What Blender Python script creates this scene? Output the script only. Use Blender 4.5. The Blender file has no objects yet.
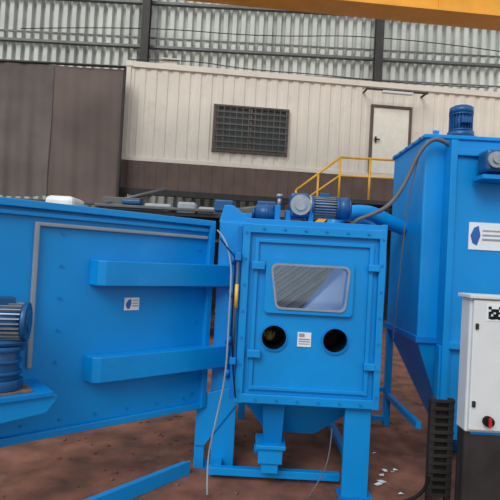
import bpy, bmesh, math, random
from mathutils import Vector, Matrix
random.seed(4)
S=bpy.context.scene
C=S.collection
try:
    S.view_settings.view_transform='Standard'
except Exception: pass

# ---------------- materials ----------------
def mat(name,col,rough=.5,metal=0.,var=.15,scale=6.,bump=0.,col2=None,spec=None,detail=4,dirt=None):
    m=bpy.data.materials.new(name); m.use_nodes=True
    nt=m.node_tree; b=nt.nodes['Principled BSDF']
    b.inputs['Roughness'].default_value=rough; b.inputs['Metallic'].default_value=metal
    if spec is not None: b.inputs['Specular IOR Level'].default_value=spec
    tc=nt.nodes.new('ShaderNodeTexCoord')
    n=nt.nodes.new('ShaderNodeTexNoise'); n.inputs['Scale'].default_value=scale; n.inputs['Detail'].default_value=detail
    nt.links.new(tc.outputs['Object'],n.inputs['Vector'])
    r=nt.nodes.new('ShaderNodeValToRGB')
    c2=col2 if col2 else tuple(max(0,c*(1-var)) for c in col)
    c1=col if col2 else tuple(min(1,c*(1+var*.6)) for c in col)
    r.color_ramp.elements[0].position=.32; r.color_ramp.elements[1].position=.68
    r.color_ramp.elements[0].color=(*c2,1); r.color_ramp.elements[1].color=(*c1,1)
    nt.links.new(n.outputs['Fac'],r.inputs['Fac'])
    out=r.outputs['Color']
    if dirt:
        n2=nt.nodes.new('ShaderNodeTexNoise'); n2.inputs['Scale'].default_value=2.3; n2.inputs['Detail'].default_value=9
        n2.inputs['Roughness'].default_value=.7
        nt.links.new(tc.outputs['Object'],n2.inputs['Vector'])
        r2=nt.nodes.new('ShaderNodeValToRGB'); r2.color_ramp.elements[0].position=.56; r2.color_ramp.elements[1].position=.8
        mx=nt.nodes.new('ShaderNodeMixRGB'); mx.inputs[2].default_value=(*dirt,1)
        nt.links.new(n2.outputs['Fac'],r2.inputs['Fac']); nt.links.new(r2.outputs['Color'],mx.inputs[0])
        nt.links.new(out,mx.inputs[1]); out=mx.outputs[0]
    nt.links.new(out,b.inputs['Base Color'])
    if bump:
        bp=nt.nodes.new('ShaderNodeBump'); bp.inputs['Strength'].default_value=bump; bp.inputs['Distance'].default_value=.03
        nt.links.new(n.outputs['Fac'],bp.inputs['Height']); nt.links.new(bp.outputs['Normal'],b.inputs['Normal'])
    return m
BLUE=mat('blue_enamel',(.0,.255,.66),.38,0,.10,1.6,0,spec=.35,dirt=(.014,.30,.64))
BLUE2=mat('blue_enamel_deep',(.0,.20,.58),.38,0,.15,2,spec=.3)
MBLUE=mat('motor_blue',(.006,.085,.25),.4,.1,.2,9)
GREYM=mat('aluminium_cast',(.34,.38,.42),.4,.5,.2,10)
SEAL=mat('rubber_seal_grey',(.25,.29,.34),.6,0,.1,8)
WHITE=mat('white_sticker',(.75,.80,.84),.4,0,.04)
LBLUE=mat('logo_blue',(.01,.12,.42),.5)
BLACK=mat('black_rubber',(.006,.006,.007),.6,0,.2,spec=.2)
DARK=mat('dark_steel',(.03,.026,.025),.6,.2,.3,5)
YEL=mat('yellow_paint',(.80,.42,.03),.5,0,.15,4)
CRANE=mat('crane_yellow',(.86,.38,.03),.5,0,.12,2)
FLOOR=mat('dirt_floor',(.26,.105,.068),.95,0,.3,3.5,.6,col2=(.095,.040,.028),detail=10,dirt=(.26,.15,.11))
CONT=mat('container_cream',(.72,.66,.57),.55,0,.06,1.5,0,dirt=(.58,.51,.43))
BROWN=mat('brown_sheet',(.125,.082,.068),.75,0,.2,2)
TARP=mat('brown_tarp',(.145,.112,.098),.85,0,.22,.8,.2)
TARP2=mat('grey_tarp',(.128,.108,.098),.8,0,.3,.9,.3)
CORR=mat('translucent_sheet',(.52,.53,.49),.5,0,.2,.7,0,dirt=(.30,.28,.25))
STEEL=mat('galvanised_steel',(.12,.12,.12),.5,.4,.2,4)
BRICK=mat('lower_wall_dark',(.03,.025,.022),.9,0,.3,3)
CREAM=mat('door_cream',(.80,.76,.66),.5,0,.06)
PANELG=mat('control_box_grey',(.66,.69,.70),.4,0,.04)
OLIVE=mat('glove_olive',(.16,.15,.03),.7)
RUST=mat('rust',(.18,.11,.07),.8,0,.3,15)
RED=mat('red_plastic',(.5,.02,.01),.4)
PLAINW=mat('plain_white',(.82,.84,.84),.5,0,.1,3)
REFLG=mat('reflection_grey',(.22,.24,.24),.5,0,.2,5)  # grey of the ribbed sheet that imitates the window reflection
CABLEW=mat('cable_grey',(.30,.34,.38),.5)
HOSE=mat('hose_grey',(.10,.11,.12),.5)
GLOW=bpy.data.materials.new('window_pane_dark'); GLOW.use_nodes=True
b=GLOW.node_tree.nodes['Principled BSDF']; b.inputs['Base Color'].default_value=(.05,.055,.05,1); b.inputs['Roughness'].default_value=.35
GLASS=bpy.data.materials.new('clear_pane'); GLASS.use_nodes=True
nt=GLASS.node_tree; nt.nodes.clear()
o=nt.nodes.new('ShaderNodeOutputMaterial'); mx=nt.nodes.new('ShaderNodeMixShader'); t=nt.nodes.new('ShaderNodeBsdfTransparent'); g=nt.nodes.new('ShaderNodeBsdfGlossy')
g.inputs['Roughness'].default_value=.05; mx.inputs[0].default_value=.10; t.inputs[0].default_value=(.85,.9,.9,1)
nt.links.new(t.outputs[0],mx.inputs[1]); nt.links.new(g.outputs[0],mx.inputs[2]); nt.links.new(mx.outputs[0],o.inputs[0])

# ---------------- helpers ----------------
def empty(name,loc=(0,0,0),rz=0):
    e=bpy.data.objects.new(name,None); C.objects.link(e); e.location=loc; e.rotation_euler=(0,0,math.radians(rz))
    e.empty_display_size=.1
    return e
def finish(name,bm,m,parent,smooth=False,bevel=0,local=False):
    bmesh.ops.recalc_face_normals(bm,faces=bm.faces)
    me=bpy.data.meshes.new(name); bm.to_mesh(me); bm.free()
    ob=bpy.data.objects.new(name,me); C.objects.link(ob); me.materials.append(m)
    if smooth:
        for p in me.polygons: p.use_smooth=True
    if bevel:
        md=ob.modifiers.new('bevel','BEVEL'); md.width=bevel; md.segments=2; md.limit_method='ANGLE'
    if parent:
        ob.parent=parent
        if not local:
            mw=Matrix.Translation(parent.location)@parent.rotation_euler.to_matrix().to_4x4()
            ob.matrix_parent_inverse=mw.inverted()
    return ob
def abox(bm,x0,x1,y0,y1,z0,z1):
    r=bmesh.ops.create_cube(bm,size=1)
    for v in r['verts']:
        v.co=Vector(((x0+x1)/2+v.co.x*(x1-x0),(y0+y1)/2+v.co.y*(y1-y0),(z0+z1)/2+v.co.z*(z1-z0)))
def box(name,x0,x1,y0,y1,z0,z1,m,p=None,bevel=.004,local=False):
    bm=bmesh.new(); abox(bm,x0,x1,y0,y1,z0,z1); return finish(name,bm,m,p,False,bevel,local)
def boxes(name,L,m,p=None,bevel=.003,local=False):
    bm=bmesh.new()
    for i,b in enumerate(L):
        e=.0007*(i%5)   # each strip is rolled to a slightly different thickness
        abox(bm,b[0]-e,b[1]+e,b[2]-e,b[3]+e,max(b[4]-e,b[4] if b[4]==0 else -9),b[5]+e)
    return finish(name,bm,m,p,False,bevel,local)
def acyl(bm,p0,p1,r0,r1=None,seg=24,cap=True):
    p0=Vector(p0);p1=Vector(p1); r1=r0 if r1 is None else r1
    d=p1-p0; q=d.to_track_quat('Z','Y')
    M=Matrix.Translation((p0+p1)/2)@q.to_matrix().to_4x4()
    bmesh.ops.create_cone(bm,cap_ends=cap,segments=seg,radius1=r0,radius2=r1,depth=d.length,matrix=M)
def smooth_sides(ob):
    ob.data.polygons.foreach_set('use_smooth',[len(p.vertices)==4 for p in ob.data.polygons])
def cyls(name,L,m,p=None,local=False,seg=24,cap=True,bevel=0):
    bm=bmesh.new()
    for c in L: acyl(bm,c[0],c[1],c[2],c[3] if len(c)>3 else None,seg,cap)
    ob=finish(name,bm,m,p,False,bevel,local); smooth_sides(ob); return ob
def prism(name,pts,axis,a,b_,m,p=None,bevel=.003,local=False):
    bm=bmesh.new()
    def mk(q,t):
        if axis=='x': return (t,q[0],q[1])
        if axis=='y': return (q[0],t,q[1])
        return (q[0],q[1],t)
    A=[bm.verts.new(mk(q,a)) for q in pts]; B=[bm.verts.new(mk(q,b_)) for q in pts]
    bm.faces.new(A); bm.faces.new(B[::-1]); n=len(pts)
    for i in range(n): bm.faces.new((A[i],A[(i+1)%n],B[(i+1)%n],B[i]))
    return finish(name,bm,m,p,False,bevel,local)
def frustum(name,top,zt,bot,zb,m,p=None,bevel=.004,local=False):
    bm=bmesh.new()
    def ring(r,z): return [bm.verts.new(c) for c in ((r[0],r[2],z),(r[1],r[2],z),(r[1],r[3],z),(r[0],r[3],z))]
    T=ring(top,zt);B=ring(bot,zb)
    bm.faces.new(T);bm.faces.new(B[::-1])
    for i in range(4): bm.faces.new((T[i],B[i],B[(i+1)%4],T[(i+1)%4]))
    return finish(name,bm,m,p,False,bevel,local)
def tube(name,pts,r,m,p=None,local=False,cyc=False):
    cu=bpy.data.curves.new(name,'CURVE'); cu.dimensions='3D'; cu.bevel_depth=r; cu.bevel_resolution=4; cu.use_fill_caps=True
    sp=cu.splines.new('NURBS'); sp.points.add(len(pts)-1)
    for i,q in enumerate(pts): sp.points[i].co=(*q,1)
    sp.use_endpoint_u=True; sp.order_u=3; sp.use_cyclic_u=cyc; sp.resolution_u=8
    ob=bpy.data.objects.new(name,cu); C.objects.link(ob); cu.materials.append(m)
    dg=bpy.context.evaluated_depsgraph_get(); me=bpy.data.meshes.new_from_object(ob.evaluated_get(dg))
    bpy.data.objects.remove(ob)
    for q in me.polygons: q.use_smooth=True
    ob=bpy.data.objects.new(name,me); C.objects.link(ob)
    if p:
        ob.parent=p
        if not local:
            ob.matrix_parent_inverse=(Matrix.Translation(p.location)@p.rotation_euler.to_matrix().to_4x4()).inverted()
    return ob
def corrug(name,L,z0,z1,pitch,depth,m,p=None,y=0,x0=0,local=True,duty=.5):
    bm=bmesh.new(); x=x0; prof=[]
    while x<x0+L:
        a=pitch*duty*.78; s=pitch*.11
        prof+=[(x,y),(x+a,y),(x+a+s,y+depth),(x+pitch-s,y+depth)]
        x+=pitch
    prof.append((x,y))
    A=[bm.verts.new((q[0],q[1],z0)) for q in prof];B=[bm.verts.new((q[0],q[1],z1)) for q in prof]
    for i in range(len(prof)-1): bm.faces.new((A[i],A[i+1],B[i+1],B[i]))
    return finish(name,bm,m,p,False,0,local)
def cut(ob,cutters):
    for c in cutters:
        md=ob.modifiers.new('cut','BOOLEAN'); md.object=c; md.operation='DIFFERENCE'; md.solver='EXACT'
    bpy.context.view_layer.update()
    dg=bpy.context.evaluated_depsgraph_get(); me=bpy.data.meshes.new_from_object(ob.evaluated_get(dg))
    ob.modifiers.clear(); ob.data=me
    for c in cutters: bpy.data.objects.remove(c)
def rrect(x0,x1,z0,z1,r,n=5):
    pts=[]
    for cx,cz,a0 in ((x1-r,z1-r,0),(x0+r,z1-r,90),(x0+r,z0+r,180),(x1-r,z0+r,270)):
        for i in range(n+1):
            a=math.radians(a0+90*i/n); pts.append((cx+r*math.cos(a),cz+r*math.sin(a)))
    return pts
def ringplate(name,outer,inner,y0,y1,m,p,local=False):
    bm=bmesh.new(); n=len(outer)
    R=[[bm.verts.new((q[0],y,q[1])) for q in poly] for poly,y in ((outer,y0),(inner,y0),(inner,y1),(outer,y1))]
    for k in range(4):
        A=R[k];B=R[(k+1)%4]
        for i in range(n): bm.faces.new((A[i],A[(i+1)%n],B[(i+1)%n],B[i]))
    return finish(name,bm,m,p,False,0,local)
def bolts(name,P,axis,r,h,m,p,local=False):
    bm=bmesh.new(); ax=Vector(axis)
    for q in P: acyl(bm,Vector(q),Vector(q)+ax*h,r,r,6)
    return finish(name,bm,m,p,False,0,local)
def motor(prefix,c,axis,r,L,p,local=False,mbody=MBLUE,mfan=GREYM):
    c=Vector(c);ax=Vector(axis).normalized()
    cyls(prefix+'_barrel',[(c,c+ax*L*.62,r*.84)],mbody,p,local)
    bm=bmesh.new(); q=ax.to_track_quat('Z','Y')
    for i in range(24):
        a=i*math.pi/12; M=Matrix.Translation(c+ax*L*.31)@q.to_matrix().to_4x4()@Matrix.Rotation(a,4,'Z')
        r_=bmesh.ops.create_cube(bm,size=1)
        for v in r_['verts']:
            v.co=M@Vector((r*.9+v.co.x*r*.2,v.co.y*r*.06,v.co.z*L*.56))
    finish(prefix+'_fins',bm,mfan,p,False,0,local)
    cyls(prefix+'_end_shields',[(c-ax*L*.05,c+ax*L*.02,r*1.02),(c+ax*L*.6,c+ax*L*.67,r*1.02)],mbody,p,local,bevel=.004)
    cyls(prefix+'_fan_cowl',[(c+ax*L*.67,c+ax*L*.93,r*1.03,r*1.0),(c+ax*L*.93,c+ax*L,r*1.0,r*.72)],mbody,p,local)
    cyls(prefix+'_fan_grille',[(c+ax*L*1.0,c+ax*L*1.005,r*.35)],BLACK,p,local)
    side=ax.cross(Vector((0,0,1)))
    up=Vector((0,0,1)) if side.length>.1 else Vector((0,-1,0))
    t=c+ax*L*.3+up*r*1.0
    h=r*.45
    box(prefix+'_terminal_box',t.x-h,t.x+h,t.y-h*.8,t.y+h*.8,t.z-h*.6,t.z+h*.6,mbody,p,.006,local)

# ---------------- floor & hall ----------------
bm=bmesh.new(); bmesh.ops.create_grid(bm,x_segments=60,y_segments=60,size=16)
for v in bm.verts:
    v.co.y+=2; v.co.z=0
floor=finish('floor',bm,FLOOR,None)
W=empty('wall_back',(0,16,0))
corrug('upper_sheeting',32,3.2,12.5,.30,.15,CORR,W,0,-16,duty=.62)
box('lower_masonry',-16,16,.02,.2,0,3.2,BRICK,W,0,True)
boxes('girts',[(-16,16,-.16,-.02,z,z+.08) for z in (3.3,5.1,6.9,8.62,10.1,11.4)],STEEL,W,.003,True)
boxes('flashing_strip',[(-16,16,-.03,-.012,8.98,9.03),(-16,16,-.03,-.012,7.98,8.02)],STEEL,W,0,True)
tube('wall_cable',[(-8,-.2,9.0),(-4,-.2,9.3),(0,-.2,9.15),(4,-.2,9.45),(8,-.2,9.1)],.014,BLACK,W,True)
for i,x in enumerate((-11.4,-3.8,3.85,11.5)):
    e=empty('steel_column',(x,15.6,0))
    boxes('i_section',[(-.13,.13,-.12,-.10,0,12.4),(-.13,.13,.10,.12,0,12.4),(-.008,.008,-.10,.10,0,12.4)],DARK,e,0,True)
    box('base_plate',-.2,.2,-.2,.2,0,.03,DARK,e,.003,True)
    boxes('web_stiffeners',[(-.12,.12,-.1,.1,z,z+.015) for z in (6.9,8.6,10.1)],DARK,e,0,True)

# crane beam
e=empty('overhead_crane_beam',(-6,8.15,0),4.6)
boxes('box_girder',[(0,18,0,.42,6.66,7.5)],CRANE,e,.005,True)
boxes('bottom_flange',[(0,18,-.06,.48,6.60,6.66)],CRANE,e,.003,True)
boxes('side_rail',[(0,18,-.09,-.03,7.1,7.16)],CRANE,e,.003,True)
boxes('diaphragm_ribs',[(i*1.5+.3,i*1.5+.33,-.03,0,6.66,7.5) for i in range(12)],CRANE,e,0,True)

# ---------------- container office on mezzanine ----------------
e=empty('shipping_container_office',(-3.35,12,0),4.5)
corrug('front_sheeting',12.1,4.16,6.48,.28,.024,CONT,e,.02,.06,duty=.62)
boxes('frame',[(0,.12,-.01,.12,4.12,6.58),(12.1,12.22,-.01,.12,4.12,6.58),(0,12.22,-.02,.1,6.46,6.6),(0,12.22,-.02,.1,4.1,4.2)],CONT,e,.006,True)
boxes('shell',[(0.02,.06,.1,2.44,4.12,6.56),(12.16,12.2,.1,2.44,4.12,6.56),(0,12.2,2.4,2.44,4.12,6.56),(0,12.2,.06,2.44,6.54,6.58)],CONT,e,0,True)
boxes('corner_castings',[(-.01,.17,-.03,.15,6.47,6.61),(-.01,.17,-.03,.15,4.1,4.22)],CONT,e,.01,True)
boxes('roof_vent',[(.9,1.25,0,.3,6.6,6.72),(.85,1.3,-.03,.33,6.72,6.75)],CONT,e,.005,True)
tube('roof_cable',[(.1,-.03,6.62),(1.5,-.03,6.75),(3,-.03,6.62),(5,-.03,6.66),(7,-.03,6.6),(9.5,-.03,6.68)],.012,DARK,e,True)
e2=empty('window_1',(-3.35,12,0),4.5)
box('pane',2.3,4.13,.0,.03,4.54,5.62,GLOW,e2,0,True)
boxes('frame',[(2.24,2.32,-.04,.03,4.49,5.67),(4.1,4.18,-.04,.03,4.49,5.67),(2.24,4.18,-.04,.03,5.6,5.68),(2.24,4.18,-.04,.03,4.47,4.56),(3.18,3.23,-.04,.02,4.5,5.65)],BROWN,e2,.004,True)
boxes('security_bars',[(2.3,4.15,-.07,-.05,4.55+.155*i,4.575+.155*i) for i in range(8)]+[(2.34+.16*i,2.36+.16*i,-.06,-.045,4.5,5.65) for i in range(12)],STEEL,e2,0,True)
e2=empty('door_1',(-3.35,12,0),4.5)
box('leaf',6.4,7.36,-.03,.02,4.2,5.92,CREAM,e2,.006,True)
boxes('frame',[(6.33,6.4,-.05,.03,4.16,5.98),(7.36,7.43,-.05,.03,4.16,5.98),(6.33,7.43,-.05,.03,5.92,5.99)],BROWN,e2,.004,True)
boxes('handle',[(6.46,6.5,-.07,-.03,5.0,5.15),(6.44,6.58,-.09,-.06,5.06,5.09)],DARK,e2,.003,True)
e2=empty('awning_lamp',(-3.35,12,0),4.5)
boxes('rail',[(6.1,7.7,-.35,-.31,6.26,6.3),(6.1,6.14,-.33,.02,6.28,6.32),(7.66,7.7,-.33,.02,6.28,6.32)],DARK,e2,.003,True)
boxes('fitting',[(6.5,7.3,-.38,-.28,6.2,6.26)],PANELG,e2,.01,True)
# mezzanine
e=empty('mezzanine_platform',(-3.35,12,0),4.5)
corrug('fascia',13,3.35,4.1,.28,.014,BROWN,e,-.02,-.1,duty=.6)
boxes('deck',[(-.1,13,0,3,3.95,4.09)],DARK,e,0,True)
boxes('edge_beam',[(-.1,13,-.06,.06,3.25,3.4)],DARK,e,.004,True)
boxes('posts',[(x,x+.18,-.05,.13,0,3.25) for x in (0,4,8,12)],DARK,e,.004,True)
# stair & landing with rails
e=empty('stair_railing',(0,11.2,0))
boxes('landing',[(2.0,4.2,-.1,.55,3.2,3.3)],DARK,e,.004,True)
rails=[((1.0,0,3.45),(2.0,0,4.28),.028),((2.0,0,4.28),(3.5,0,4.28),.028),((1.1,0,3.15),(2.0,0,3.85),.02),((2.0,0,3.85),(3.5,0,3.85),.02)]
rails+=[((x,0,3.25),(x,0,4.28),.028) for x in (2.0,2.7,3.5)]
rails+=[((1.0,0,2.6),(1.0,0,3.45),.025),((1.5,0,3.0),(1.5,0,3.86),.024)]
cyls('handrails',rails,YEL,e,True,12)
bm=bmesh.new()
for i in range(16):
    x=1.95-i*.2; z=3.2-i*.2; abox(bm,x-.25,x,.0,.6,z-.03,z)
finish('treads',bm,DARK,e,False,0,True)
prism('stringer',[(2.0,3.25),(2.0,3.05),(-1.1,0),(-1.3,0)],'y',-.03,.0,YEL,e,0,True)
boxes('landing_legs',[(4.1,4.18,-.08,0,0,3.2),(2.05,2.13,-.08,0,0,3.2)],YEL,e,.003,True)

# tarp screen left
e=empty('tarpaulin_screen',(-3.25,11.6,0))
def sheet(name,x0,x1,z0,z1,m,amp):
    bm=bmesh.new(); n=90; k=14; G=[]
    for j in range(k+1):
        t=j/k; row=[]
        for i in range(n+1):
            x=x0+(x1-x0)*i/n
            y=amp*(1.3-.9*t)*(math.sin(x*5.1+t*.8)+.6*math.sin(x*11.7+1-t*1.5)+.4*math.sin(x*23+t*2))
            y+=.02*math.sin(t*9+x*2)
            row.append(bm.verts.new((x,y,z0+(z1-z0)*t+.03*math.sin(x*3)*(1-t))))
        G.append(row)
    for j in range(k):
        for i in range(n): bm.faces.new((G[j][i],G[j][i+1],G[j+1][i+1],G[j+1][i]))
    return finish(name,bm,m,e,True,0,True)
sheet('sheet_left',-6,-1.72,3.02,6.25,TARP2,.035)
sheet('sheet_right',-1.75,-.02,2.95,6.22,TARP,.018)
cyls('hanging_rail',[((-6,-.02,6.27),(0,-.02,6.27),.03),((-.02,0,0),(-.02,0,6.27),.035),((-6,0,0),(-6,0,6.27),.035)],DARK,e,True,12)

# back clutter
e=empty('storage_rack',(-1.0,10.1,0))
boxes('uprights',[(x,x+.06,y,y+.06,0,2.75) for x in (-2,-.7,.7,2) for y in (0,.8)],DARK,e,0,True)
boxes('shelves',[(-2,2.06,0,.86,z,z+.06) for z in (.5,1.3,2.1,2.62)],DARK,e,0,True)
boxes('white_cartons',[(-1.3,-.72,.05,.6,2.68,2.86),(-.6,-.2,.1,.6,2.68,2.93),(-.15,.5,.05,.6,2.68,2.84)],CABLEW,e,.05,True)
boxes('steel_sections',[(-2.3,.2,-.1,.0,2.72,2.78),(-2.4,-.9,.0,.3,2.68,2.74),(.6,2.1,0,.3,2.7,2.85),(-2.2,-1.4,.1,.4,2.68,2.95)],STEEL,e,.01,True)
boxes('blue_parts',[(-1.75,-1.35,-.05,.2,2.8,2.9),(.2,.6,-.05,.2,2.75,3.0),(1.1,1.5,-.05,.2,2.75,3.02)],MBLUE,e,.03,True)
cyls('pipe_offcuts',[((-2.2,.1,2.78),(-.9,.3,3.2),.04),((-1.9,.1,2.75),(-1.2,.3,3.05),.03),((.5,.2,2.8),(1.6,.3,3.0),.04)],STEEL,e,True,12)
e=empty('glare_van',(-3.85,9.7,0))  # made-up van; its white top box stands in for background glare
boxes('body',[(-1.1,.35,0,1.5,.5,1.7),(-.9,.2,.1,1.4,1.7,2.35)],PLAINW,e,.12,True)
boxes('glare_box',[(-.42,.18,.1,.9,2.5,2.88)],PLAINW,e,.1,True)
boxes('roof_rack',[(-.8,.15,.1,.16,2.35,2.5),(-.8,.15,1.1,1.16,2.35,2.5)],DARK,e,.01,True)
cyls('wheels',[((-.75,-.02,.35),(-.75,.2,.35),.35),((.05,-.02,.35),(.05,.2,.35),.35),((-.75,1.3,.35),(-.75,1.52,.35),.35),((.05,1.3,.35),(.05,1.52,.35),.35)],BLACK,e,True)

# ---------------- blasting cabinet ----------------
cab=empty('sandblasting_cabinet',(.5,4.5,0))
fp=box('front_panel',-.02,1.02,3.70,3.72,.74,2.04,BLUE,cab,0)
inner=rrect(.18,.765,1.435,1.765,.045)
inner=[(x+(0.04 if (x<.3 and z<1.5) else 0)-(0.02 if (x>.6 and z<1.5) else 0),z) for x,z in inner]
c1=prism('c1',inner,'y',3.6,3.8,BLUE,None,0)
def cylc(x,z,r):
    bm=bmesh.new(); acyl(bm,(x,3.6,z),(x,3.8,z),r,r,32); return finish('c',bm,BLUE,None)
cut(fp,[c1,cylc(.22,1.20,.095),cylc(.69,1.205,.095)])
ringplate('viewing_window_frame',[(x*1.0,z) for x,z in rrect(.13,.805,1.395,1.81,.03)],inner,3.665,3.70,BLUE,cab)
ringplate('window_gasket',[( .475+(x-.475)*1.035,1.6+(z-1.6)*1.06) for x,z in inner],[( .475+(x-.475)*.985,1.6+(z-1.6)*.975) for x,z in inner],3.655,3.675,SEAL,cab)
box('window_glass',.17,.78,3.705,3.71,1.43,1.77,GLASS,cab,0)
for i,x in enumerate((.22,.69)):
    o=[(x+.104*math.cos(a*math.pi/20),1.2025+.104*math.sin(a*math.pi/20)) for a in range(40)]
    n=[(x+.094*math.cos(a*math.pi/20),1.2025+.094*math.sin(a*math.pi/20)) for a in range(40)]
    ringplate('glove_port_rim_%d'%(i+1),o,n,3.685,3.72,BLUE2,cab)
    cyls('rubber_sleeve_%d'%(i+1),[((x,3.72,1.2025),(x,4.0,1.19),.097,.07)],BLACK,cab,cap=False)
    cyls('sleeve_end_%d'%(i+1),[((x,3.97,1.19),(x,3.99,1.19),.075)],BLACK,cab)
bm=bmesh.new()
bmesh.ops.create_icosphere(bm,subdivisions=3,radius=.05,matrix=Matrix.Translation((.19,3.86,1.19))@Matrix.Diagonal((.8,.9,.85,1)))
for f in range(4): acyl(bm,(.155+f*.024,3.85,1.18),(.148+f*.026,3.82,1.245-abs(f-1.5)*.01),.011,.009,10)
finish('work_glove',bm,OLIVE,cab,True)
boxes('front_outer_flange',[(-.06,.0,3.66,3.74,.70,2.07),(.99,1.04,3.66,3.74,.70,2.07),(-.06,1.04,3.663,3.74,2.0,2.065),(-.06,1.04,3.663,3.74,.705,.77)],BLUE,cab,.006)
boxes('front_inner_flange',[(.04,.07,3.675,3.70,.80,1.96),(.92,.95,3.675,3.70,.80,1.96),(.045,.945,3.678,3.70,1.93,1.955),(.045,.945,3.678,3.70,.805,.83)],BLUE,cab,.004)
boxes('panel_hinges',[(.02,.12,3.645,3.68,z,z+.06) for z in (1.72,1.05)]+[(.91,.99,3.645,3.68,z,z+.05) for z in (1.75,1.0)],BLUE,cab,.006)
bolts('flange_bolts',[( -.03,3.66,.8+.2*i) for i in range(7)]+[(1.015,3.66,.8+.2*i) for i in range(7)]+[(.1+.16*i,3.66,2.035) for i in range(6)]+[(.1+.16*i,3.66,.735) for i in range(6)],(0,-1,0),.010,.010,BLUE2,cab)
boxes('label_plate',[(.40,.505,3.692,3.70,1.145,1.255)],WHITE,cab,.001)
boxes('label_print',[(.41,.495,3.6895,3.692,z,z+.006) for z in (1.165,1.183,1.201)]+[(.412,.45,3.6895,3.692,1.225,1.245)],CABLEW,cab,0)
boxes('shell',[(1.0,1.03,3.74,5.5,.72,2.04),(-.02,1.03,5.48,5.5,.72,2.04),(-.03,1.03,3.74,5.5,2.02,2.05),(-.03,0,3.74,4.1,.72,2.04)],BLUE,cab,.003)
boxes('side_opening_flange',[(-.27,-.02,4.12,4.2,.58,2.1),(-.27,-.02,5.4,5.5,.58,2.1),(-.27,-.02,4.123,5.5,2.03,2.11),(-.27,-.02,4.123,5.5,.58,.68)],BLUE,cab,.005)
boxes('front_side_strip',[(-.10,-.062,3.70,4.12,.72,2.05)],BLUE2,cab,.004)
box('roof_hatch',.05,.98,3.85,5.2,2.05,2.10,BLUE,cab,.008)
boxes('roof_rim',[(-.04,1.04,3.70,3.73,2.06,2.11),(1.03,1.07,3.76,5.4,2.0,2.12)],BLUE,cab,.004)
prism('hinge_gusset',[(-.28,2.1),(-.02,2.1),(-.02,2.14),(-.16,2.25),(-.24,2.25)],'y',4.14,4.26,BLUE,cab,.006)
prism('roof_duct_wedge',[(-.3,2.13),(.12,2.13),(.02,2.24),(-.2,2.24)],'y',4.7,5.1,BLUE,cab,.006)
# interior: made-up ribbed and white sheets, standing in for reflections in the pane
ic=corrug('reflection_ribs',1.5,-.9,.9,.085,.04,REFLG,cab,0,-.75,duty=.55)
ic.location=(0,.55,1.45); ic.rotation_euler=(0,math.radians(52),0)
# trim ribbed sheet to the inside of the shell
bm=bmesh.new(); bm.from_mesh(ic.data)
R=Matrix.Rotation(math.radians(52),4,'Y')
Ri=R.inverted()
for co,no in (((-.48,0,0),(-1,0,0)),((.48,0,0),(1,0,0)),((0,0,.55),(0,0,1)),((0,0,-.6),(0,0,-1))):
    bmesh.ops.bisect_plane(bm,geom=bm.verts[:]+bm.edges[:]+bm.faces[:],plane_co=Ri@Vector(co),plane_no=Ri.to_3x3()@Vector(no),clear_outer=True)
bm.to_mesh(ic.data); bm.free()
bm=bmesh.new()
bm.faces.new([bm.verts.new(q) for q in ((.40,4.35,1.25),(.96,4.55,1.25),(.97,4.75,1.86),(.86,4.6,1.80))])
finish('reflection_sheet',bm,PLAINW,cab)  # added white sheet, imitates the bright reflection in the glass
boxes('interior_lower_liner',[(0,.98,4.02,4.04,.8,1.33)],STEEL,cab,0)
L=bpy.data.lights.new('cabinet_fill_light','POINT'); L.energy=9; L.shadow_soft_size=.08; lo=bpy.data.objects.new('interior_fill',L); C.objects.link(lo); lo.parent=cab; lo.location=(-.2,-.45,1.9)  # added fill light, brightens the view through the cabinet window
# hopper, legs
frustum('collecting_hopper',(-.02,.98,3.78,5.3),.72,(.22,.62,4.05,4.75),.36,BLUE,cab)
frustum('hopper_front_chute',(.16,.34,3.76,3.98),.70,(.19,.33,3.82,4.02),.34,BLUE2,cab)
boxes('discharge_valve',[(.15,.34,3.78,4.0,.2,.34),(.18,.31,3.8,3.97,.12,.2),(.13,.36,3.76,4.02,.32,.35)],BLUE,cab,.006)
cyls('valve_stub',[((.12,3.9,.27),(.2,3.9,.27),.04)],BLUE2,cab)
boxes('legs',[(.80,.98,3.72,3.76,0,.72),(.96,1.0,3.72,3.84,0,.72),(-.38,-.30,4.1,4.16,0,.62),(-.24,-.08,4.1,4.15,0,.62),(-.09,-.05,4.1,4.24,0,.62),(-.04,.04,5.4,5.48,0,.72),(.94,1.02,5.4,5.48,0,.72)],BLUE,cab,.004)
boxes('base_frame',[(-.24,.82,3.9,3.96,.04,.10),(-.2,-.14,3.96,5.4,.04,.10),(.94,1.0,3.84,5.4,.04,.10)],BLUE,cab,.004)
prism('leg_gusset',[(-.38,.62),(-.02,.72),(-.04,.56),(-.16,.40),(-.30,.2),(-.38,.2)],'y',4.08,4.1,BLUE,cab,.003)
boxes('foot_plates',[(.78,1.04,3.7,3.86,0,.012),(-.30,-.04,4.08,4.26,0,.012)],BLUE2,cab,.002)
cyls('gas_strut',[((-.085,3.63,1.42),(-.085,3.63,1.6),.014)],YEL,cab)
cyls('strut_rod',[((-.085,3.63,1.05),(-.085,3.63,1.8),.008)],STEEL,cab)
boxes('strut_brackets',[(-.11,-.062,3.61,3.655,1.78,1.84),(-.11,-.062,3.61,3.655,1.0,1.05)],BLUE2,cab,.004)
tube('air_hose',[(-.28,4.0,2.02),(-.2,3.9,1.95),(-.14,3.75,1.75),(-.13,3.6,1.62),(-.13,3.6,1.3),(-.13,3.62,.9),(-.2,3.64,.5),(-.24,3.66,.25),(-.22,3.6,.03)],.0065,CABLEW,cab)
tube('control_cable',[(-.25,3.98,1.95),(-.16,3.8,1.85),(-.10,3.64,1.8),(-.11,3.62,1.5),(-.10,3.62,1.1),(-.05,3.62,.75)],.006,BLACK,cab)
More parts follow.
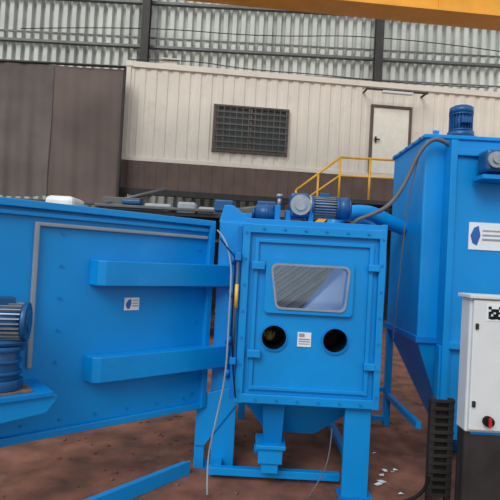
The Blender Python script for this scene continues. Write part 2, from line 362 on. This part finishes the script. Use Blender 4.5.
tube('drain_hose',[(.72,3.8,.5),(.7,3.72,.3),(.62,3.7,.12),(.55,3.68,.02)],.005,HOSE,cab)
# roof gear motor
gm=empty('gear_motor',(.5,4.3,2.1))
boxes('mount',[(.28,.76,4.2,4.45,2.10,2.13),(.3,.34,4.22,4.4,2.13,2.24),(.5,.54,4.22,4.4,2.13,2.24)],BLUE2,gm,.004)
boxes('gearbox',[(.33,.5,4.2,4.42,2.18,2.40)],MBLUE,gm,.03)
cyls('gearbox_flange',[((.42,4.17,2.29),(.42,4.2,2.29),.09),((.42,4.15,2.29),(.42,4.17,2.29),.05),((.5,4.3,2.29),(.53,4.3,2.29),.1)],GREYM,gm)
motor('motor',(.54,4.3,2.29),(1,0,0),.10,.34,gm)
vt=empty('vibrator_unit',(.15,4.3,2.1))
boxes('bracket',[(.02,.26,4.2,4.4,2.10,2.125),(.2,.25,4.22,4.38,2.125,2.28)],BLUE2,vt,.006)
cyls('body',[((.03,4.3,2.21),(.2,4.3,2.21),.075),((.0,4.3,2.21),(.03,4.3,2.21),.05),((.12,4.3,2.21),(.14,4.3,2.21),.085)],MBLUE,vt)
cyls('breather',[((.24,4.3,2.28),(.24,4.3,2.36),.018),((.24,4.3,2.36),(.24,4.3,2.39),.028)],GREYM,vt)
# duct to collector
d=empty('suction_duct',(1.2,5,2.2))
tube('flexible_pipe',[(.8,4.8,2.1),(.82,4.8,2.22),(.95,4.85,2.32),(1.2,4.9,2.34),(1.4,4.95,2.26),(1.58,5.0,2.2)],.075,BLUE,d)
cyls('collar',[((.8,4.8,2.11),(.8,4.8,2.16),.1)],BLUE,d)
tube('blue_hose',[(.92,4.5,2.12),(1.0,4.5,2.2),(1.12,4.5,2.2),(1.25,4.55,2.1),(1.3,4.6,1.8),(1.28,4.6,1.2),(1.22,4.6,.5),(1.18,4.5,.05)],.022,BLUE2,d)
tube('black_hose',[(.98,4.3,2.12),(1.08,4.3,2.18),(1.15,4.3,2.0),(1.14,4.3,1.4),(1.13,4.3,.7),(1.1,4.2,.05)],.014,BLACK,d)

# ---------------- open door ----------------
dr=empty('cabinet_door',(-.33,4.1,0),40)
boxes('door_slab',[(-2.15,-.02,0,.08,.53,2.08)],BLUE,dr,.01,True)
boxes('edge_flange',[(-2.15,-.0,-.05,0,2.05,2.10),(-2.15,0,-.04,0,.52,.57),(-.05,.0,-.048,0,.53,2.09)],BLUE,dr,.006,True)
boxes('stiffener_ribs',[(-2.1,-.055,-.03,0,2.0,2.03)],BLUE,dr,.004,True)
boxes('seal_strip',[(-1.44,-1.41,-.03,0,1.0,1.965),(-1.44,-.06,-.028,0,1.94,1.965)],SEAL,dr,.006,True)
for k,(z0,z1) in enumerate(((1.55,1.73),(.87,1.05))):
    bm=bmesh.new()
    prof=[(-1.05,0),(-1.03,-.10),(-.98,-.13),(.19,-.13),(.19,-.05),(.0,0)]
    A=[bm.verts.new((q[0],q[1],z0)) for q in prof];B=[bm.verts.new((q[0],q[1],z1)) for q in prof]
    bm.faces.new(A);bm.faces.new(B[::-1]);n=len(prof)
    for i in range(n): bm.faces.new((A[i],A[(i+1)%n],B[(i+1)%n],B[i]))
    finish('hinge_arm_%d'%(k+1),bm,BLUE,dr,False,.006,True)
cyls('hinge_pin',[((.15,-.12,z-.03),(.15,-.12,z+.03),.03) for z in (1.5,1.78,.82,1.1)]+[((.15,-.12,.8),(.15,-.12,1.85),.015)],BLUE2,dr,True)
boxes('sticker',[(-.77,-.65,-.006,0,1.36,1.455)],WHITE,dr,.001,True)
prism('sticker_logo',[(-.76,1.408),(-.74,1.438),(-.72,1.446),(-.715,1.408),(-.73,1.37),(-.75,1.374)],'y',-.009,-.006,LBLUE,dr,0,True)
boxes('sticker_print',[(-.705,-.66,-.009,-.006,z,z+.006) for z in (1.43,1.41,1.39)],CABLEW,dr,0,True)
bolts('bolts',[(-1.25,0,1.9-.22*i) for i in range(6)]+[(-.2-.25*i,-.0,.62) for i in range(7)]+[(-.12,0,1.85-.3*i) for i in range(5)],(0,-1,0),.010,.01,BLUE2,dr,True)
prism('drive_bracket',[(-2.2,.72),(-1.40,.79),(-1.34,.86),(-1.34,.9),(-2.2,.92)],'y',-.34,0,BLUE,dr,.008,True)
prism('drive_bracket_plate',[(-2.2,.895),(-1.37,.895),(-1.37,.925),(-2.2,.925)],'y',-.36,-.02,BLUE2,dr,.003,True)
boxes('rusty_packing',[(-1.8,-1.48,-.32,-.08,.925,.938)],RUST,dr,.003,True)
cyls('gearbox_body',[((-1.62,-.2,.94),(-1.62,-.2,1.0),.11),((-1.62,-.2,1.0),(-1.62,-.2,1.17),.085),((-1.62,-.2,1.17),(-1.62,-.2,1.2),.11),((-1.62,-.2,1.03),(-1.62,-.2,1.05),.1),((-1.62,-.2,1.1),(-1.62,-.2,1.12),.1)],MBLUE,dr,True,bevel=.004)
boxes('gearbox_head',[(-1.74,-1.52,-.30,-.08,1.2,1.245)],MBLUE,dr,.03,True)
c40,s40=math.cos(math.radians(40)),math.sin(math.radians(40))
motor('motor',(-1.535,-.27,1.345),(-c40,s40*.6,0),.115,.40,dr,True,MBLUE,GREYM)
cyls('motor_output_cap',[((-1.535,-.27,1.345),(-1.535+.035*c40,-.27-.035*s40*.6,1.345),.085,.06)],MBLUE,dr,True)
# floor stop bar under door
st=empty('door_stop_rail',(-.42,4.02,0),50)
boxes('angle_bar',[(-1.1,-.02,-.03,.03,0,.09),(-1.1,-.02,-.05,-.03,.0,.11)],BLUE,st,.004,True)

# ---------------- dust collector ----------------
dc=empty('dust_collector',(2.4,5.2,0))
boxes('housing',[(1.6,3.1,4.5,5.5,1.12,3.04)],BLUE,dc,.02)
boxes('roof_lid',[(1.58,3.12,4.48,5.52,3.02,3.06)],BLUE,dc,.01)
boxes('front_door',[(1.84,3.0,4.38,4.5,1.1,2.84)],BLUE,dc,.012)
boxes('front_door_frame',[(1.78,1.84,4.34,4.5,.35,2.98),(1.78,3.0,4.343,4.42,2.84,2.90),(1.78,3.0,4.343,4.42,1.08,1.14)],BLUE,dc,.006)
boxes('housing_band',[(1.585,3.12,4.48,5.52,1.1,1.16)],BLUE2,dc,.004)
bolts('lid_bolts',[(1.58,4.6+.2*i,3.04) for i in range(5)],(-1,0,0),.012,.012,STEEL,dc)
frustum('dust_hopper',(1.6,3.1,4.5,5.5),1.12,(2.0,2.5,4.7,5.1),.2,BLUE,dc)
frustum('hopper_front',(1.84,3.0,4.40,4.5),1.1,(1.9,2.6,4.40,4.5),.25,BLUE,dc)
boxes('legs',[(1.60,1.67,5.42,5.49,0,1.12),(1.76,1.86,4.36,4.44,0,1.1),(3.02,3.1,4.4,4.48,0,1.12),(3.02,3.1,5.4,5.48,0,1.12)],BLUE,dc,.004)
boxes('leg_braces',[(1.61,1.66,4.44,5.42,.32,.38),(1.3,1.62,5.44,5.49,.05,.1),(1.3,1.62,5.44,5.49,.38,.42),(1.32,1.37,5.44,5.49,0,.8)],BLUE,dc,.003)
cyls('dust_bin',[((2.27,4.9,0),(2.27,4.9,.19),.2)],BLUE2,dc)
boxes('sticker',[(1.985,2.3,4.372,4.38,1.99,2.24)],WHITE,dc,.001)
prism('sticker_logo',[(2.0,2.12),(2.03,2.19),(2.07,2.21),(2.09,2.12),(2.06,2.03),(2.02,2.05)],'y',4.368,4.372,LBLUE,dc,0)
boxes('sticker_print',[(2.11,2.28,4.368,4.372,z,z+.014) for z in (2.16,2.12,2.08)],CABLEW,dc,0)
boxes('lifting_lugs',[(1.7,1.76,4.6,4.62,3.06,3.13),(2.9,2.96,4.6,4.62,3.06,3.13)],BLUE,dc,.006)
fm=empty('fan_motor',(2.08,4.9,3.07))
cyls('pedestal',[((2.09,4.9,3.06),(2.09,4.9,3.14),.17),((2.09,4.9,3.14),(2.09,4.9,3.2),.13)],MBLUE,fm)
motor('motor',(2.09,4.9,3.22),(0,0,1),.115,.25,fm,mbody=MBLUE,mfan=MBLUE)
sm=empty('shaker_gear_motor',(2.15,4.2,2.75))
boxes('mount',[(1.98,2.5,4.14,4.34,2.60,2.64)],BLUE,sm,.004)
boxes('gearbox',[(2.0,2.14,4.12,4.32,2.66,2.86)],MBLUE,sm,.03)
cyls('hub',[((2.07,4.09,2.76),(2.07,4.13,2.76),.07),((2.07,4.07,2.76),(2.07,4.10,2.76),.035)],GREYM,sm)
motor('motor',(2.17,4.22,2.76),(1,0,0),.1,.32,sm,mfan=MBLUE)
h=empty('air_supply_hose',(1.6,4.8,2.9))
tube('hose',[(1.9,4.42,2.88),(1.75,4.4,2.97),(1.62,4.4,3.0),(1.5,4.42,2.85),(1.42,4.44,2.6),(1.28,4.44,2.36),(1.1,4.44,2.26),(.95,4.44,2.2),(.9,4.44,2.12)],.02,HOSE,h)
tube('thin_line',[(1.52,4.42,2.86),(1.47,4.45,2.6),(1.44,4.5,2.2),(1.42,4.55,1.6),(1.4,4.6,.9)],.006,HOSE,h)

# ---------------- control box ----------------
cb=empty('control_cabinet',(1.8,3.4,0))
box('enclosure',1.54,2.15,3.32,3.46,.69,1.62,PANELG,cb,.012)
box('enclosure_door',1.555,2.13,3.295,3.32,.71,1.60,PANELG,cb,.008)
boxes('rain_lip',[(1.52,2.17,3.28,3.48,1.61,1.635)],PANELG,cb,.004)
boxes('locks',[(1.57,1.59,3.28,3.297,1.4,1.44),(1.57,1.59,3.28,3.297,.87,.91)],DARK,cb,.004)
boxes('qr_label',[(1.64,1.77,3.291,3.296,1.46,1.58)],WHITE,cb,.001)
random.seed(9)
boxes('qr_print',[(1.655+.017*i,1.67+.017*i,3.289,3.291,1.475+.017*j,1.49+.017*j) for i in range(6) for j in range(5) if random.random()<.6],BLACK,cb,0)
cyls('isolator_switch',[((1.68,3.26,.78),(1.68,3.3,.78),.035)],BLACK,cb)
boxes('isolator_handle',[(1.67,1.69,3.245,3.265,.75,.81)],RED,cb,.004)
boxes('stand',[(1.55,1.59,3.34,3.39,0,.69),(2.08,2.13,3.34,3.39,0,.69),(1.55,1.59,3.41,3.45,0,.69),(2.08,2.13,3.41,3.45,0,.69),(1.55,2.13,3.35,3.36,.05,.66)],DARK,cb,.003)
jb=empty('steel_mesh_guard',(1.5,3.8,0))
boxes('posts',[(1.46,1.50,3.72,3.76,0,.80),(1.60,1.64,3.72,3.76,0,.80)],DARK,jb,.003)
boxes('mesh_panel',[(1.46,1.64,3.76,3.775,.05,.78)]+[(1.46,1.64,3.715,3.73,.05+.06*i,.07+.06*i) for i in range(13)],DARK,jb,.002)
pc=empty('power_cable',(1.2,3.62,0))
tube('cable_bundle',[(1.42,3.6,.25),(1.4,3.6,.1),(1.1,3.6,.02),(.8,3.5,.02)],.012,BLACK,pc)

# ---------------- floor stuff ----------------
random.seed(5)
bm=bmesh.new()
for i in range(420):
    x=random.uniform(-3.5,3);y=random.uniform(3.3,8);s=random.uniform(.006,.022)
    bmesh.ops.create_icosphere(bm,subdivisions=1,radius=s,matrix=Matrix.Translation((x,y,s*.3))@Matrix.Rotation(random.random()*3,4,'Z')@Matrix.Diagonal((1.4,.9,.5,1)))
finish('loose_stones',bm,FLOOR,floor,False,0,True)
e=empty('paper_scraps',(1.25,4.1,0))
bm=bmesh.new()
for i in range(8):
    x=random.uniform(-.1,.2);y=random.uniform(-.4,.6);a=random.random()*6;s=random.uniform(.02,.045)
    P=[]
    for k in range(4):
        P.append(bm.verts.new((x+s*math.cos(a+k*1.57),y+s*.7*math.sin(a+k*1.57),.006+random.random()*.02)))
    bm.faces.new(P)
finish('sheets',bm,PLAINW,e,False,0,True)
e=empty('steel_offcut_pile',(-.9,5.6,0),15)
boxes('plates',[(-.3,.3,-.1,.1,0,.03),(-.1,.45,-.05,.2,.03,.05),(-.6,-.2,-.05,.05,.0,.06)],STEEL,e,.003,True)
e=empty('floor_grating',(1.0,3.45,0))
boxes('bars',[(-.3+.03*i,-.29+.03*i,-.2,.1,.0,.02) for i in range(18)]+[(-.31,.25,-.2,-.19,0,.022),(-.31,.25,.09,.1,0,.022)],STEEL,e,0,True)
e=empty('blue_machine_frame',(1.3,6.6,0))
boxes('frame',[(-.3,.5,0,.06,.5,.56),(-.3,-.24,0,.06,0,1.9),(.44,.5,0,.06,0,1.9),(-.3,.5,0,.06,1.2,1.26)],BLUE2,e,.004,True)

# ---------------- light ----------------
w=bpy.data.worlds.new('World'); S.world=w; w.use_nodes=True
bg=w.node_tree.nodes['Background']; bg.inputs[0].default_value=(.88,.95,1,1); bg.inputs[1].default_value=.85
sl=bpy.data.lights.new('daylight','SUN'); sl.energy=1.8; sl.angle=math.radians(30); sl.color=(1,.98,.95)
so=bpy.data.objects.new('daylight',sl); C.objects.link(so); so.rotation_euler=(math.radians(50),0,math.radians(-25))

# ---------------- camera ----------------
cd=bpy.data.cameras.new('Camera'); cam=bpy.data.objects.new('Camera',cd); C.objects.link(cam)
cd.sensor_width=36; cd.lens=34.56
M=Matrix.Translation((0,0,1.8))@Matrix.Rotation(math.radians(91),4,'X')@Matrix.Rotation(math.radians(3.1),4,'Z')
cam.matrix_world=M
S.camera=cam
